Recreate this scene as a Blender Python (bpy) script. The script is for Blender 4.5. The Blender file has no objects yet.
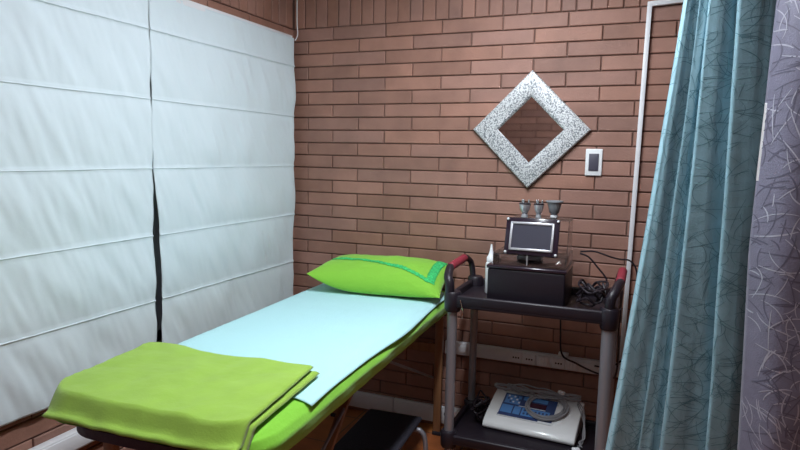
import bpy, bmesh, math, random
from mathutils import Vector, Matrix, noise
random.seed(7)
C = bpy.context.scene.collection
sc = bpy.context.scene
PI = math.pi

# ------------------------------------------------------------------ materials
def mat(name, col, rough=.6, metal=0, bump=None, trans=0, ior=1.45, coat=0, emit=None, vary=None, alpha=1, sheen=0, spec=.5):
    m = bpy.data.materials.new(name); m.use_nodes = True
    nt = m.node_tree; b = nt.nodes['Principled BSDF']
    b.inputs['Base Color'].default_value = (*col, 1)
    b.inputs['Roughness'].default_value = rough
    b.inputs['Metallic'].default_value = metal
    b.inputs['Transmission Weight'].default_value = trans
    b.inputs['IOR'].default_value = ior
    b.inputs['Coat Weight'].default_value = coat
    b.inputs['Sheen Weight'].default_value = sheen
    b.inputs['Specular IOR Level'].default_value = spec
    if emit:
        b.inputs['Emission Color'].default_value = (*emit[0], 1)
        b.inputs['Emission Strength'].default_value = emit[1]
    tc = nt.nodes.new('ShaderNodeTexCoord')
    if vary:
        scale, amt = vary
        n = nt.nodes.new('ShaderNodeTexNoise'); n.inputs['Scale'].default_value = scale; n.inputs['Detail'].default_value = 5
        nt.links.new(tc.outputs['Object'], n.inputs['Vector'])
        r = nt.nodes.new('ShaderNodeValToRGB')
        r.color_ramp.elements[0].position = .3; r.color_ramp.elements[1].position = .7
        r.color_ramp.elements[0].color = (*[max(0, c*(1-amt)) for c in col], 1)
        r.color_ramp.elements[1].color = (*[min(1, c*(1+amt)) for c in col], 1)
        nt.links.new(n.outputs['Fac'], r.inputs['Fac']); nt.links.new(r.outputs['Color'], b.inputs['Base Color'])
    if bump:
        scale, st = bump
        n2 = nt.nodes.new('ShaderNodeTexNoise'); n2.inputs['Scale'].default_value = scale; n2.inputs['Detail'].default_value = 4
        nt.links.new(tc.outputs['Object'], n2.inputs['Vector'])
        bn = nt.nodes.new('ShaderNodeBump'); bn.inputs['Strength'].default_value = st; bn.inputs['Distance'].default_value = .01
        nt.links.new(n2.outputs['Fac'], bn.inputs['Height']); nt.links.new(bn.outputs['Normal'], b.inputs['Normal'])
    return m

def brick_mat():
    m = bpy.data.materials.new('brick'); m.use_nodes = True
    nt = m.node_tree; b = nt.nodes['Principled BSDF']; b.inputs['Roughness'].default_value = .62
    a = nt.nodes.new('ShaderNodeVertexColor'); a.layer_name = 'tone'
    tc = nt.nodes.new('ShaderNodeTexCoord')
    n = nt.nodes.new('ShaderNodeTexNoise'); n.inputs['Scale'].default_value = 9; n.inputs['Detail'].default_value = 6
    nt.links.new(tc.outputs['Object'], n.inputs['Vector'])
    mx = nt.nodes.new('ShaderNodeMix'); mx.data_type = 'RGBA'; mx.blend_type = 'OVERLAY'
    mx.inputs['Factor'].default_value = .35
    nt.links.new(a.outputs['Color'], mx.inputs['A']); nt.links.new(n.outputs['Fac'], mx.inputs['B'])
    nt.links.new(mx.outputs['Result'], b.inputs['Base Color'])
    n2 = nt.nodes.new('ShaderNodeTexNoise'); n2.inputs['Scale'].default_value = 120
    nt.links.new(tc.outputs['Object'], n2.inputs['Vector'])
    bn = nt.nodes.new('ShaderNodeBump'); bn.inputs['Strength'].default_value = .25; bn.inputs['Distance'].default_value = .004
    nt.links.new(n2.outputs['Fac'], bn.inputs['Height']); nt.links.new(bn.outputs['Normal'], b.inputs['Normal'])
    return m

def wood_mat(name, c1, c2, sx=(3, 3, 30), rough=.45):
    m = bpy.data.materials.new(name); m.use_nodes = True
    nt = m.node_tree; b = nt.nodes['Principled BSDF']; b.inputs['Roughness'].default_value = rough
    tc = nt.nodes.new('ShaderNodeTexCoord'); mp = nt.nodes.new('ShaderNodeMapping')
    mp.inputs['Scale'].default_value = sx
    n = nt.nodes.new('ShaderNodeTexNoise'); n.inputs['Scale'].default_value = 3; n.inputs['Detail'].default_value = 6; n.inputs['Distortion'].default_value = .6
    r = nt.nodes.new('ShaderNodeValToRGB'); r.color_ramp.elements[0].color = (*c1, 1); r.color_ramp.elements[1].color = (*c2, 1)
    r.color_ramp.elements[0].position = .35; r.color_ramp.elements[1].position = .65
    nt.links.new(tc.outputs['Object'], mp.inputs['Vector']); nt.links.new(mp.outputs['Vector'], n.inputs['Vector'])
    nt.links.new(n.outputs['Fac'], r.inputs['Fac']); nt.links.new(r.outputs['Color'], b.inputs['Base Color'])
    return m

def floor_mat():
    m = bpy.data.materials.new('floor_tiles'); m.use_nodes = True
    nt = m.node_tree; b = nt.nodes['Principled BSDF']; b.inputs['Roughness'].default_value = .38
    tc = nt.nodes.new('ShaderNodeTexCoord')
    br = nt.nodes.new('ShaderNodeTexBrick'); br.offset = 0
    br.inputs['Color1'].default_value = (.36, .105, .035, 1); br.inputs['Color2'].default_value = (.42, .15, .04, 1)
    br.inputs['Mortar'].default_value = (.16, .07, .04, 1); br.inputs['Scale'].default_value = 1
    br.inputs['Brick Width'].default_value = .3; br.inputs['Row Height'].default_value = .3; br.inputs['Mortar Size'].default_value = .004
    n = nt.nodes.new('ShaderNodeTexNoise'); n.inputs['Scale'].default_value = 12; n.inputs['Detail'].default_value = 5
    mx = nt.nodes.new('ShaderNodeMix'); mx.data_type = 'RGBA'; mx.blend_type = 'OVERLAY'; mx.inputs['Factor'].default_value = .5
    nt.links.new(tc.outputs['Object'], br.inputs['Vector']); nt.links.new(tc.outputs['Object'], n.inputs['Vector'])
    nt.links.new(br.outputs['Color'], mx.inputs['A']); nt.links.new(n.outputs['Fac'], mx.inputs['B'])
    nt.links.new(mx.outputs['Result'], b.inputs['Base Color'])
    return m

M = dict(
    brick=brick_mat(),
    mortar=mat('mortar', (.17, .10, .08), .9, bump=(80, .4)),
    floor=floor_mat(),
    ceiling=mat('ceiling_paint', (.72, .68, .70), .8, bump=(40, .1)),
    blind=mat('blind_fabric', (.66, .76, .81), .8, bump=(25, .10), sheen=.1),
    pvc=mat('white_pvc', (.74, .75, .78), .4),
    cord=mat('white_cord', (.8, .8, .82), .6),
    window_frame=mat('window_frame_paint', (.42, .45, .50), .5),
    glass=mat('window_glass', (.02, .025, .03), .05, spec=.6),
    green=mat('bright_green_cotton', (.22, .56, .035), .85, bump=(90, .12), sheen=.2, vary=(6, .08)),
    blanket=mat('olive_green_fleece', (.28, .47, .055), .95, bump=(200, .10), sheen=.25, vary=(14, .06)),
    pillow=mat('lime_green_cotton', (.22, .53, .04), .85, bump=(70, .15), sheen=.2),
    lace=mat('mint_green_lace', (.05, .60, .17), .8, bump=(200, .9), vary=(120, .35)),
    sheet=mat('pale_aqua_cloth', (.44, .74, .77), .85, bump=(220, .2), sheen=.1),
    vinyl=mat('dark_purple_vinyl', (.035, .02, .055), .5, bump=(60, .2)),
    beech=wood_mat('beech_wood', (.22, .105, .05), (.30, .15, .07), (14, 14, 1.5)),
    black=mat('black_plastic', (.014, .010, .016), .42, bump=(150, .05)),
    gloss=mat('glossy_black_plastic', (.02, .012, .022), .18, coat=.4),
    rubber=mat('black_rubber', (.02, .018, .028), .75, bump=(120, .3)),
    alu=mat('brushed_aluminium', (.27, .27, .30), .35, metal=.35, bump=(200, .05)),
    chrome=mat('chrome', (.75, .75, .77), .12, metal=1),
    red=mat('red_grip_foam', (.26, .022, .04), .6, bump=(100, .2)),
    cable=mat('black_cable', (.02, .014, .02), .5),
    gcable=mat('grey_cable', (.30, .30, .32), .5),
    acrylic=mat('clear_acrylic', (.93, .93, .96), .16, trans=1, ior=1.38),
    silver=mat('silver_plastic', (.62, .62, .66), .3, metal=.6),
    screen=mat('dark_screen', (.055, .055, .075), .25, spec=.5),
    device=mat('white_device_plastic', (.88, .90, .90), .22, coat=.5),
    navy=mat('navy_panel', (.03, .06, .18), .3),
    sky=mat('light_blue_panel', (.10, .28, .62), .35),
    lcd=mat('dark_red_display', (.05, .012, .03), .2),
    white=mat('white_plastic', (.80, .82, .84), .4),
    hole=mat('dark_socket_hole', (.02, .015, .02), .8),
    greycup=mat('grey_plastic', (.25, .26, .28), .45),
    darkgrey=mat('dark_grey_plastic', (.075, .07, .10), .45),
    mirror=mat('mirror_glass', (.72, .70, .72), .03, metal=1),
    teal=mat('teal_satin', (.24, .43, .51), .5, bump=(300, .15), sheen=.3, vary=(30, .12)),
    tealline=mat('dark_teal_embroidery', (.09, .22, .27), .6),
    teallight=mat('light_teal_thread', (.26, .50, .56), .35),
    grey=mat('grey_satin', (.165, .16, .225), .38, bump=(300, .15), sheen=.2, vary=(30, .1)),
    greyline=mat('dark_grey_embroidery', (.10, .095, .14), .5),
    greylight=mat('silver_thread', (.42, .42, .50), .3, metal=.2),
    lampbody=mat('lamp_body_white', (.8, .8, .8), .4),
    lamp=mat('lamp_tube', (1, 1, 1), .4, emit=((.86, .92, 1.0), 22)),
)

def frame_mat():
    m = bpy.data.materials.new('hammered_silver'); m.use_nodes = True
    nt = m.node_tree; b = nt.nodes['Principled BSDF']
    b.inputs['Metallic'].default_value = .25; b.inputs['Roughness'].default_value = .38
    tc = nt.nodes.new('ShaderNodeTexCoord')
    mp = nt.nodes.new('ShaderNodeMapping'); mp.inputs['Rotation'].default_value = (0, PI/4, 0); mp.inputs['Scale'].default_value = (1, 1, 1)
    v = nt.nodes.new('ShaderNodeTexVoronoi'); v.inputs['Scale'].default_value = 170
    nt.links.new(tc.outputs['Object'], mp.inputs['Vector']); nt.links.new(mp.outputs['Vector'], v.inputs['Vector'])
    r = nt.nodes.new('ShaderNodeValToRGB')
    r.color_ramp.elements[0].color = (.72, .74, .75, 1); r.color_ramp.elements[1].color = (.20, .22, .24, 1)
    r.color_ramp.elements[0].position = .35; r.color_ramp.elements[1].position = .75
    nt.links.new(v.outputs['Distance'], r.inputs['Fac']); nt.links.new(r.outputs['Color'], b.inputs['Base Color'])
    bn = nt.nodes.new('ShaderNodeBump'); bn.inputs['Strength'].default_value = .4; bn.inputs['Distance'].default_value = .002; bn.invert = True
    nt.links.new(v.outputs['Distance'], bn.inputs['Height']); nt.links.new(bn.outputs['Normal'], b.inputs['Normal'])
    return m
M['frame'] = frame_mat()

# ------------------------------------------------------------------ mesh helpers
def tag(o, label=None, cat=None, group=None, kind=None):
    if label: o['label'] = label
    if cat: o['category'] = cat
    if group: o['group'] = group
    if kind: o['kind'] = kind
    return o

def thing(name, label, cat, loc=(0, 0, 0), group=None, rz=0):
    e = bpy.data.objects.new(name, None); C.objects.link(e)
    e.location = loc; e.rotation_euler = (0, 0, rz); e.empty_display_size = .05
    return tag(e, label, cat, group)

def world(o):
    mw = Matrix.Translation(o.location) @ o.rotation_euler.to_matrix().to_4x4()
    return world(o.parent) @ mw if o.parent else mw

def obj(name, bm, m, parent=None, smooth=True, angle=40):
    """mesh given in world coordinates; linked (and parented) as one object with its origin at its centre"""
    me = bpy.data.meshes.new(name)
    vs = [v.co for v in bm.verts]
    lo = Vector([min(v[i] for v in vs) for i in range(3)]); hi = Vector([max(v[i] for v in vs) for i in range(3)])
    org = Vector(((lo.x+hi.x)/2, (lo.y+hi.y)/2, lo.z))
    wm = world(parent) if parent else Matrix.Identity(4)
    # local frame: parent's rotation, origin at org
    rot = wm.to_3x3().to_4x4()
    inv = rot.inverted() @ Matrix.Translation(-org)
    bmesh.ops.transform(bm, matrix=inv, verts=bm.verts)
    bm.to_mesh(me); bm.free()
    ms = m if isinstance(m, (list, tuple)) else [m]
    for x in ms: me.materials.append(x)
    me.polygons.foreach_set('use_smooth', [bool(smooth)]*len(me.polygons))
    if smooth:
        me.set_sharp_from_angle(angle=math.radians(angle))
    o = bpy.data.objects.new(name, me); C.objects.link(o)
    if parent:
        o.parent = parent; o.location = wm.inverted() @ org
    else:
        o.location = org
    return o

def B(): return bmesh.new()

def box(bm, lo, hi, bev=0, seg=2, mtx=None, mi=0):
    n = bmesh.new()
    r = bmesh.ops.create_cube(n, size=1)
    c = [(a+b)/2 for a, b in zip(lo, hi)]; s = [abs(b-a) for a, b in zip(lo, hi)]
    bmesh.ops.scale(n, vec=s, verts=n.verts); bmesh.ops.translate(n, vec=c, verts=n.verts)
    if bev: bmesh.ops.bevel(n, geom=n.edges[:], offset=bev, segments=seg, profile=.5, affect='EDGES')
    if mtx: bmesh.ops.transform(n, matrix=mtx, verts=n.verts)
    merge(bm, n, mi)

def merge(bm, n, mi=0):
    mp = {}
    for v in n.verts: mp[v] = bm.verts.new(v.co)
    for f in n.faces:
        try:
            g = bm.faces.new([mp[v] for v in f.verts]); g.material_index = mi; g.smooth = True
        except ValueError: pass
    n.free()

def tube(bm, pts, r, seg=8, smooth=0, closed=False, mi=0, caps=True):
    P = [Vector(p) for p in pts]
    if smooth:
        Q = []
        n = len(P)
        rng = range(n if closed else n-1)
        for i in rng:
            p0 = P[(i-1) % n] if (closed or i > 0) else P[i]*2-P[i+1]
            p1 = P[i]; p2 = P[(i+1) % n]
            p3 = P[(i+2) % n] if (closed or i+2 < n) else P[i+1]*2-P[i]
            for k in range(smooth):
                t = k/smooth
                Q.append(.5*((2*p1)+(-p0+p2)*t+(2*p0-5*p1+4*p2-p3)*t*t+(-p0+3*p1-3*p2+p3)*t**3))
        if not closed: Q.append(P[-1])
        P = Q
    rr = r if callable(r) else (lambda t: r)
    n = len(P); rings = []
    up = Vector((0, 0, 1)); prev = None
    for i, p in enumerate(P):
        a = P[(i-1) % n] if (closed or i > 0) else p
        b = P[(i+1) % n] if (closed or i < n-1) else p
        d = (b-a).normalized()
        if prev is None:
            s = d.cross(up)
            if s.length < .1: s = d.cross(Vector((1, 0, 0)))
            s.normalize()
        else:
            s = prev - d*prev.dot(d)
            if s.length < 1e-6: s = d.cross(up)
            s.normalize()
        prev = s; u = s.cross(d)
        R_ = rr(i/max(1, n-1))
        rings.append([bm.verts.new(p+(s*math.cos(2*PI*k/seg)+u*math.sin(2*PI*k/seg))*R_) for k in range(seg)])
    m = n if closed else n-1
    for i in range(m):
        A, D = rings[i], rings[(i+1) % n]
        for k in range(seg):
            f = bm.faces.new([A[k], A[(k+1) % seg], D[(k+1) % seg], D[k]]); f.material_index = mi
    if caps and not closed:
        f = bm.faces.new(rings[0][::-1]); f.material_index = mi
        f = bm.faces.new(rings[-1]); f.material_index = mi
    return bm

def lathe(bm, prof, cx, cy, seg=20, mtx=None, mi=0):
    """prof: list of (radius, z)"""
    n = bmesh.new(); rings = []
    for r, z in prof:
        if r < 1e-5: rings.append([n.verts.new((cx, cy, z))])
        else: rings.append([n.verts.new((cx+r*math.cos(2*PI*k/seg), cy+r*math.sin(2*PI*k/seg), z)) for k in range(seg)])
    for A, D in zip(rings, rings[1:]):
        for k in range(seg):
            q = [A[k % len(A)], A[(k+1) % len(A)], D[(k+1) % len(D)], D[k % len(D)]]
            u = []
            for v in q:
                if v not in u: u.append(v)
            if len(u) > 2: n.faces.new(u)
    bmesh.ops.recalc_face_normals(n, faces=n.faces)
    if mtx: bmesh.ops.transform(n, matrix=mtx, verts=n.verts)
    merge(bm, n, mi)

def grid(bm, nu, nv, fn, thick=None, mi=0):
    """fn(u,v)->Vector, u,v in 0..1; thick: solidify along -normal by amount, closed"""
    n = bmesh.new()
    V = [[n.verts.new(fn(i/nu, j/nv)) for j in range(nv+1)] for i in range(nu+1)]
    for i in range(nu):
        for j in range(nv): n.faces.new([V[i][j], V[i+1][j], V[i+1][j+1], V[i][j+1]])
    if thick:
        n.normal_update()
        W = [[n.verts.new(v.co-v.normal*thick) for v in row] for row in V]
        for i in range(nu):
            for j in range(nv): n.faces.new([W[i][j], W[i][j+1], W[i+1][j+1], W[i+1][j]])
        for i in range(nu):
            n.faces.new([V[i][0], W[i][0], W[i+1][0], V[i+1][0]]); n.faces.new([V[i][nv], V[i+1][nv], W[i+1][nv], W[i][nv]])
        for j in range(nv):
            n.faces.new([V[0][j], V[0][j+1], W[0][j+1], W[0][j]]); n.faces.new([V[nu][j], W[nu][j], W[nu][j+1], V[nu][j+1]])
    merge(bm, n, mi)

def prism(bm, poly, axis, a, b, bev=0, mtx=None, mi=0):
    """extrude a polygon of (p,q) along axis ('x': p=y,q=z)"""
    n = bmesh.new()
    def P(p, q, t): return {'x': (t, p, q), 'y': (p, t, q), 'z': (p, q, t)}[axis]
    A = [n.verts.new(P(p, q, a)) for p, q in poly]; D = [n.verts.new(P(p, q, b)) for p, q in poly]
    n.faces.new(A); n.faces.new(D[::-1])
    for i in range(len(poly)):
        j = (i+1) % len(poly); n.faces.new([A[i], D[i], D[j], A[j]])
    bmesh.ops.recalc_face_normals(n, faces=n.faces)
    if bev: bmesh.ops.bevel(n, geom=n.edges[:], offset=bev, segments=2, profile=.5, affect='EDGES')
    if mtx: bmesh.ops.transform(n, matrix=mtx, verts=n.verts)
    merge(bm, n, mi)

def nz(x, y, z=0, s=1): return noise.noise(Vector((x*s, y*s, z*s)))

# ------------------------------------------------------------------ room
RX, RY, RZ = 3.3, -3.2, 2.42          # room: x 0..RX, y RY..0, z 0..RZ
HC, LB = .0656, .2949                 # course height, brick length
ZS = 2.0254                           # underside of the soldier course
def brick_wall(name, umax, place, hole=None, nf=0, phase=.2454):
    bm = B(); tone = bm.loops.layers.float_color.new('tone')
    def brick(u0, u1, z0, z1):
        u0 = max(u0, 0); u1 = min(u1, umax); z0 = max(z0, .0)
        if u1-u0 < .012 or z1-z0 < .01: return
        if hole:
            a, b, c, d = hole
            if u0 < b and u1 > a and z0 < d-.001 and z1 > c+.001:
                if u0 < a: brick(u0, a, z0, z1)
                if u1 > b: brick(b, u1, z0, z1)
                if z0 < c: brick(max(u0, a), min(u1, b), z0, c)
                return
        n0 = len(bm.faces)
        g = .0027
        j = [random.uniform(-.0012, .0012) for _ in range(5)]
        d = -.0085+random.uniform(-.0012, .0012)
        P = [(u0+g+j[0], z0+g+j[1]*.5), (u1-g+j[2], z0+g+j[3]*.5), (u1-g+j[2], z1-g+j[4]*.5), (u0+g+j[0], z1-g+j[4]*.5)]
        e = .0028
        Q = [(P[0][0]+e, P[0][1]+e), (P[1][0]-e, P[1][1]+e), (P[2][0]-e, P[2][1]-e), (P[3][0]+e, P[3][1]-e)]
        b0 = [bm.verts.new(place(u, z, 0)) for u, z in P]
        b1 = [bm.verts.new(place(u, z, d*.75)) for u, z in P]
        b2 = [bm.verts.new(place(u, z, d)) for u, z in Q]
        fs = [bm.faces.new(b2)]
        for k in range(4):
            l = (k+1) % 4
            fs.append(bm.faces.new([b0[k], b0[l], b1[l], b1[k]])); fs.append(bm.faces.new([b1[k], b1[l], b2[l], b2[k]]))
        t = random.random(); q = random.uniform(.86, 1.12)
        c = (.285*q+.02*t, .152*q, .118*q-.01*t, 1)
        for f in fs:
            for lp in f.loops: lp[tone] = c
    n = 0
    while ZS-n*HC > 0:
        z1 = ZS-n*HC; z0 = z1-HC
        off = phase+(0 if n % 2 == 0 else LB/2)-4*LB
        k = 0
        while off+k*LB < umax:
            brick(off+k*LB, off+(k+1)*LB, z0, z1); k += 1
        n += 1
    k = 0
    while k*HC < umax:
        brick(k*HC+.012, (k+1)*HC+.012, ZS, ZS+.295); k += 1
    k = 0
    while k*LB < umax:
        brick(k*LB, (k+1)*LB, ZS+.295, min(RZ, ZS+.295+HC)); k += 1
    bmesh.ops.recalc_face_normals(bm, faces=bm.faces)
    return bm

def wall(name, umax, place, backbox, hole=None, phase=.2454):
    bm = brick_wall(name, umax, place, hole, phase=phase)
    n0 = len(bm.faces)
    for lo, hi in backbox: box(bm, lo, hi, mi=1)
    o = obj(name, bm, [M['brick'], M['mortar']], smooth=False)
    return tag(o, kind='structure')

WY0, WY1, WZ0, WZ1 = -2.16, -.07, .60, 1.955    # window opening in the left wall
wall('wall_back', RX, lambda u, z, d: Vector((u, d, z)), [((-.1, .0, 0), (RX+.1, .1, RZ))])
wall('wall_left', -RY, lambda u, z, d: Vector((-d, -u, z)),
     [((-.1, RY, 0), (0, WY0, RZ)), ((-.1, WY1, 0), (0, 0, RZ)), ((-.1, WY0, 0), (0, WY1, WZ0)), ((-.1, WY0, WZ1), (0, WY1, RZ))],
     hole=(-WY1, -WY0, WZ0, WZ1), phase=.1)
wall('wall_front', RX, lambda u, z, d: Vector((u, RY-d, z)), [((-.1, RY-.1, 0), (RX+.1, RY, RZ))], phase=.17)
wall('wall_right', -RY, lambda u, z, d: Vector((RX+d, -u, z)), [((RX, RY, 0), (RX+.1, 0, RZ))])
bm = B(); box(bm, (-.1, RY-.1, -.06), (RX+.1, .1, 0)); tag(obj('floor', bm, M['floor'], smooth=False), kind='structure')
bm = B(); box(bm, (-.1, RY-.1, RZ), (RX+.1, .1, RZ+.06)); tag(obj('ceiling', bm, M['ceiling'], smooth=False), kind='structure')

# window behind the blinds
bm = B()
for lo, hi in [((-.085, WY0, WZ0), (-.03, WY1, WZ0+.05)), ((-.085, WY0, WZ1-.05), (-.03, WY1, WZ1)),
               ((-.085, WY0, WZ0), (-.03, WY0+.05, WZ1)), ((-.085, WY1-.05, WZ0), (-.03, WY1, WZ1)),
               ((-.085, -1.06, WZ0), (-.03, -.90, WZ1))]:
    box(bm, lo, hi, .004)
w1 = tag(obj('window_1', bm, M['window_frame']), kind='structure')
bm = B(); box(bm, (-.064, WY0+.04, WZ0+.04), (-.058, WY1-.04, WZ1-.04)); obj('pane', bm, M['glass'], w1, smooth=False)

# low baseboard duct on the back wall, and the socket trunking above it
def duct(bm, a, b, z0, z1, d, wallx=None):
    if wallx is None:
        box(bm, (a, -d-.010, z0), (b, -.0095, z1), .004)
        box(bm, (a, -d-.014, z0+.012), (b, -d-.009, z1-.012), .003)
    else:
        box(bm, (.0095, a, z0), (d+.010, b, z1), .004)
bm = B()
for a, b in ((.03, .626), (.629, 1.35), (1.353, 2.3), (2.303, RX-.02)): duct(bm, a, b, .025, .112, .018)
tag(obj('baseboard_back', bm, M['pvc']), kind='structure')

t = thing('cable_trunking', 'white plastic socket trunking running along the back brick wall behind the trolley', 'trunking', (1.6, -.03, .40))
bm = B(); duct(bm, .915, RX-.02, .402, .463, .03); obj('channel', bm, M['pvc'], t)
bm = B(); box(bm, (.906, -.043, .400), (.918, -.009, .465), .002); obj('end_cap', bm, M['pvc'], t)
def round_socket(x, name='socket'):
    bm = B(); box(bm, (x-.028, -.0505, .408), (x+.028, -.041, .457), .003)
    s = obj(name, bm, M['pvc'], t)
    bm = B()
    for dx, dz in ((-.012, .0), (.012, 0), (0, 0)):
        lathe(bm, [(0, 0), (.0042, 0), (.0042, .0015), (0, .0015)], 0, 0, 8, Matrix.Translation((x+dx, -.0502, .4325+dz)) @ Matrix.Rotation(PI/2, 4, 'X'))
    obj('pin_hole', bm, M['hole'], s)
for x in (1.262, 1.325, 1.46): round_socket(x)
for x in (1.39, 1.52):
    bm = B(); box(bm, (x-.026, -.0505, .408), (x+.026, -.041, .457), .003)
    s = obj('switch_module', bm, M['pvc'], t)
    bm = B()
    for k in range(3): box(bm, (x-.020+k*.014, -.0535, .414), (x-.010+k*.014, -.050, .451), .001)
    obj('rocker', bm, M['white'], s)
bm = B(); box(bm, (1.455, -.045, .4655), (1.50, -.0125, .480), .003); obj('joint_clip', bm, M['white'], t)

tl = thing('wall_trunking', 'thick white cable trunking low on the left wall under the window blind', 'trunking', (.03, -1.4, .36))
bm = B(); duct(bm, RY+.05, -.1, .357, .424, .034, 0); obj('channel', bm, M['pvc'], tl)
bm = B(); box(bm, (.043, RY+.05, .364), (.0475, -.1, .417), .002); obj('cover', bm, M['pvc'], tl)

# conduit on the back wall
c = thing('cable_conduit', 'thin white conduit running up the brick wall and turning right at the top', 'conduit', (1.74, -.02, .46))
bm = B(); prism(bm, [(1.746, 2.040), (1.9, 2.050), (1.9, 2.028), (1.765, 2.020), (1.740, .466), (1.721, .466)], 'y', -.030, -.0095, .002)
obj('channel', bm, M['pvc'], c)
bm = B(); box(bm, (1.715, -.034, .4655), (1.748, -.0095, .492), .002); obj('elbow', bm, M['pvc'], c)
bm = B(); box(bm, (1.905, -.026, 2.030), (3.2, -.0095, 2.049), .002); obj('extension', bm, M['pvc'], c)

# switch plate
sw = thing('wall_switch', 'white switch plate with grey centre on brick wall beside the diamond mirror', 'switch', (1.564, -.01, 1.304))
bm = B(); box(bm, (1.528, -.0185, 1.304), (1.600, -.009, 1.423), .004, 3); obj('plate', bm, M['white'], sw)
bm = B(); box(bm, (1.543, -.0225, 1.326), (1.585, -.017, 1.402), .002); obj('rocker', bm, M['darkgrey'], sw)['label'] = 'dark grey rocker'

# ------------------------------------------------------------------ diamond mirror
mr = thing('diamond_mirror', 'square mirror hung as a diamond in a textured silver frame on the brick wall', 'mirror', (1.277, -.012, 1.237))
cx, cz, ro, ri = 1.277, 1.506, .268, .150
prof = [(ro, -.010), (ro, -.026), (ro-.006, -.031), (ro-.05, -.036), (ri+.010, -.029), (ri, -.022), (ri, -.012)]
bm = B()
dirs = [(0, 1), (1, 0), (0, -1), (-1, 0)]
rings = [[bm.verts.new((cx+dx*r, y, cz+dz*r)) for r, y in prof] for dx, dz in dirs]
for k in range(4):
    A, D = rings[k], rings[(k+1) % 4]
    for i in range(len(prof)):
        j = (i+1) % len(prof); bm.faces.new([A[i], A[j], D[j], D[i]])
bmesh.ops.recalc_face_normals(bm, faces=bm.faces)
obj('frame', bm, M['frame'], mr, angle=20)
bm = B(); prism(bm, [(cx, cz+ri+.004), (cx+ri+.004, cz), (cx, cz-ri-.004), (cx-ri-.004, cz)], 'y', -.0175, -.0125)
obj('mirror_glass', bm, M['mirror'], mr, smooth=False)

# ------------------------------------------------------------------ roman blinds
def blind(y0f, y1f, label, seed):
    """y0f(z): edge nearer the camera (left in the photo), y1f(z): edge nearer the corner"""
    yc = (y0f(1.3)+y1f(1.3))/2
    t = thing('roman_blind', label, 'window blind', (.04, yc, .544), 'white roman blinds over the window')
    seams = [1.829, 1.572, 1.312, 1.052, .797]
    ztop, zbot = 1.972, .545
    def X(y, z, u):
        x = .034
        # soft belly between two battens and diagonal pull wrinkles
        zz = (1.829-z)/.2585
        ph = zz-math.floor(zz)
        belly = math.sin(PI*ph)**.7 if z < 1.829 else .35
        x += .007*belly
        w = nz(y*6+seed, z*2.2, seed*3.1)*.012+nz(y*15+z*9+seed, z*3-y*4, seed)*.0085+nz(y*40+z*16, z*6-y*8, seed+5)*.0032
        x += w*(.35+.65*belly)
        for s in seams: x += .0035*math.exp(-((z-s)/.0055)**2)
        x += .004*nz(z*5, seed)
        return max(x, .0135)
    nz_, ny = 190, 150
    bm = B()
    def F(a, b):
        z = ztop+(zbot-ztop)*b
        y = y0f(z)+(y1f(z)-y0f(z))*a
        zz = z + .006*nz(y*3, seed+9)*(b**3)
        return Vector((X(y, z, a), y, zz))
    grid(bm, ny, nz_, F, .0016)
    obj('fabric', bm, M['blind'], t, angle=180)
    for s in seams:
        bm = B()
        pts = []
        for i in range(41):
            a = i/40; y = y0f(s)+(y1f(s)-y0f(s))*a
            pts.append((X(y, s, a)+.0008, y, s-.001+.0015*nz(y*4, s)))
        tube(bm, pts, .0027, 6)
        obj('batten', bm, M['blind'], t)
    bm = B(); ya, yb = y0f(ztop), y1f(ztop)
    box(bm, (.0105, ya+.004, 1.958), (.032, yb-.004, 1.985), .003); obj('headrail', bm, M['pvc'], t)
    return t
def lin(pts):
    def f(z):
        P = sorted(pts)
        if z <= P[0][0]: return P[0][1]
        for (a, p), (b, q) in zip(P, P[1:]):
            if z <= b:
                k = (z-a)/(b-a); k = k*k*(3-2*k); return p+(q-p)*k
        return P[-1][1]
    return f
blind(lin([(.5, -2.14), (2, -2.14)]), lin([(.5, -1.066), (.9, -1.062), (1.1, -1.064), (1.3, -1.060), (1.6, -1.064), (1.85, -1.060), (1.97, -1.056)]),
      'white roman blind at the left edge, beside the foot of the bed', 1.7)
blind(lin([(.5, -1.040), (.64, -1.036), (.80, -1.024), (1.05, -1.030), (1.25, -1.052), (1.34, -1.0585), (1.6, -1.0565), (1.85, -1.0545), (1.97, -1.053)]),
      lin([(.5, -.055), (.9, -.056), (1.1, -.051), (1.3, -.058), (1.6, -.056), (1.97, -.050)]),
      'white roman blind nearer the brick corner, right of the dark gap', 6.3)

bm = B(); tube(bm, [(.043, -.030, 2.38), (.044, -.030, 2.2), (.045, -.031, 2.05), (.048, -.030, 2.0), (.043, -.034, 1.975), (.038, -.042, 1.962)], .0028, 8, smooth=5)
tag(obj('blind_cord', bm, M['cord']), 'thin white pull cord hanging at the top of the brick corner', 'cord')

# ------------------------------------------------------------------ massage table
TR = math.radians(2.1)
TC = Vector((.645, -.925, 0))
TM = Matrix.Translation(TC) @ Matrix.Rotation(TR, 4, 'Z')
def tw(x, y, z): return TM @ Vector((x, y, z))
tb = thing('massage_table', 'folding wooden massage table in a bright green fitted cover under the window', 'massage table', TC, rz=TR)
HW, HL = .335, .885
TZ = .725
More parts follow.
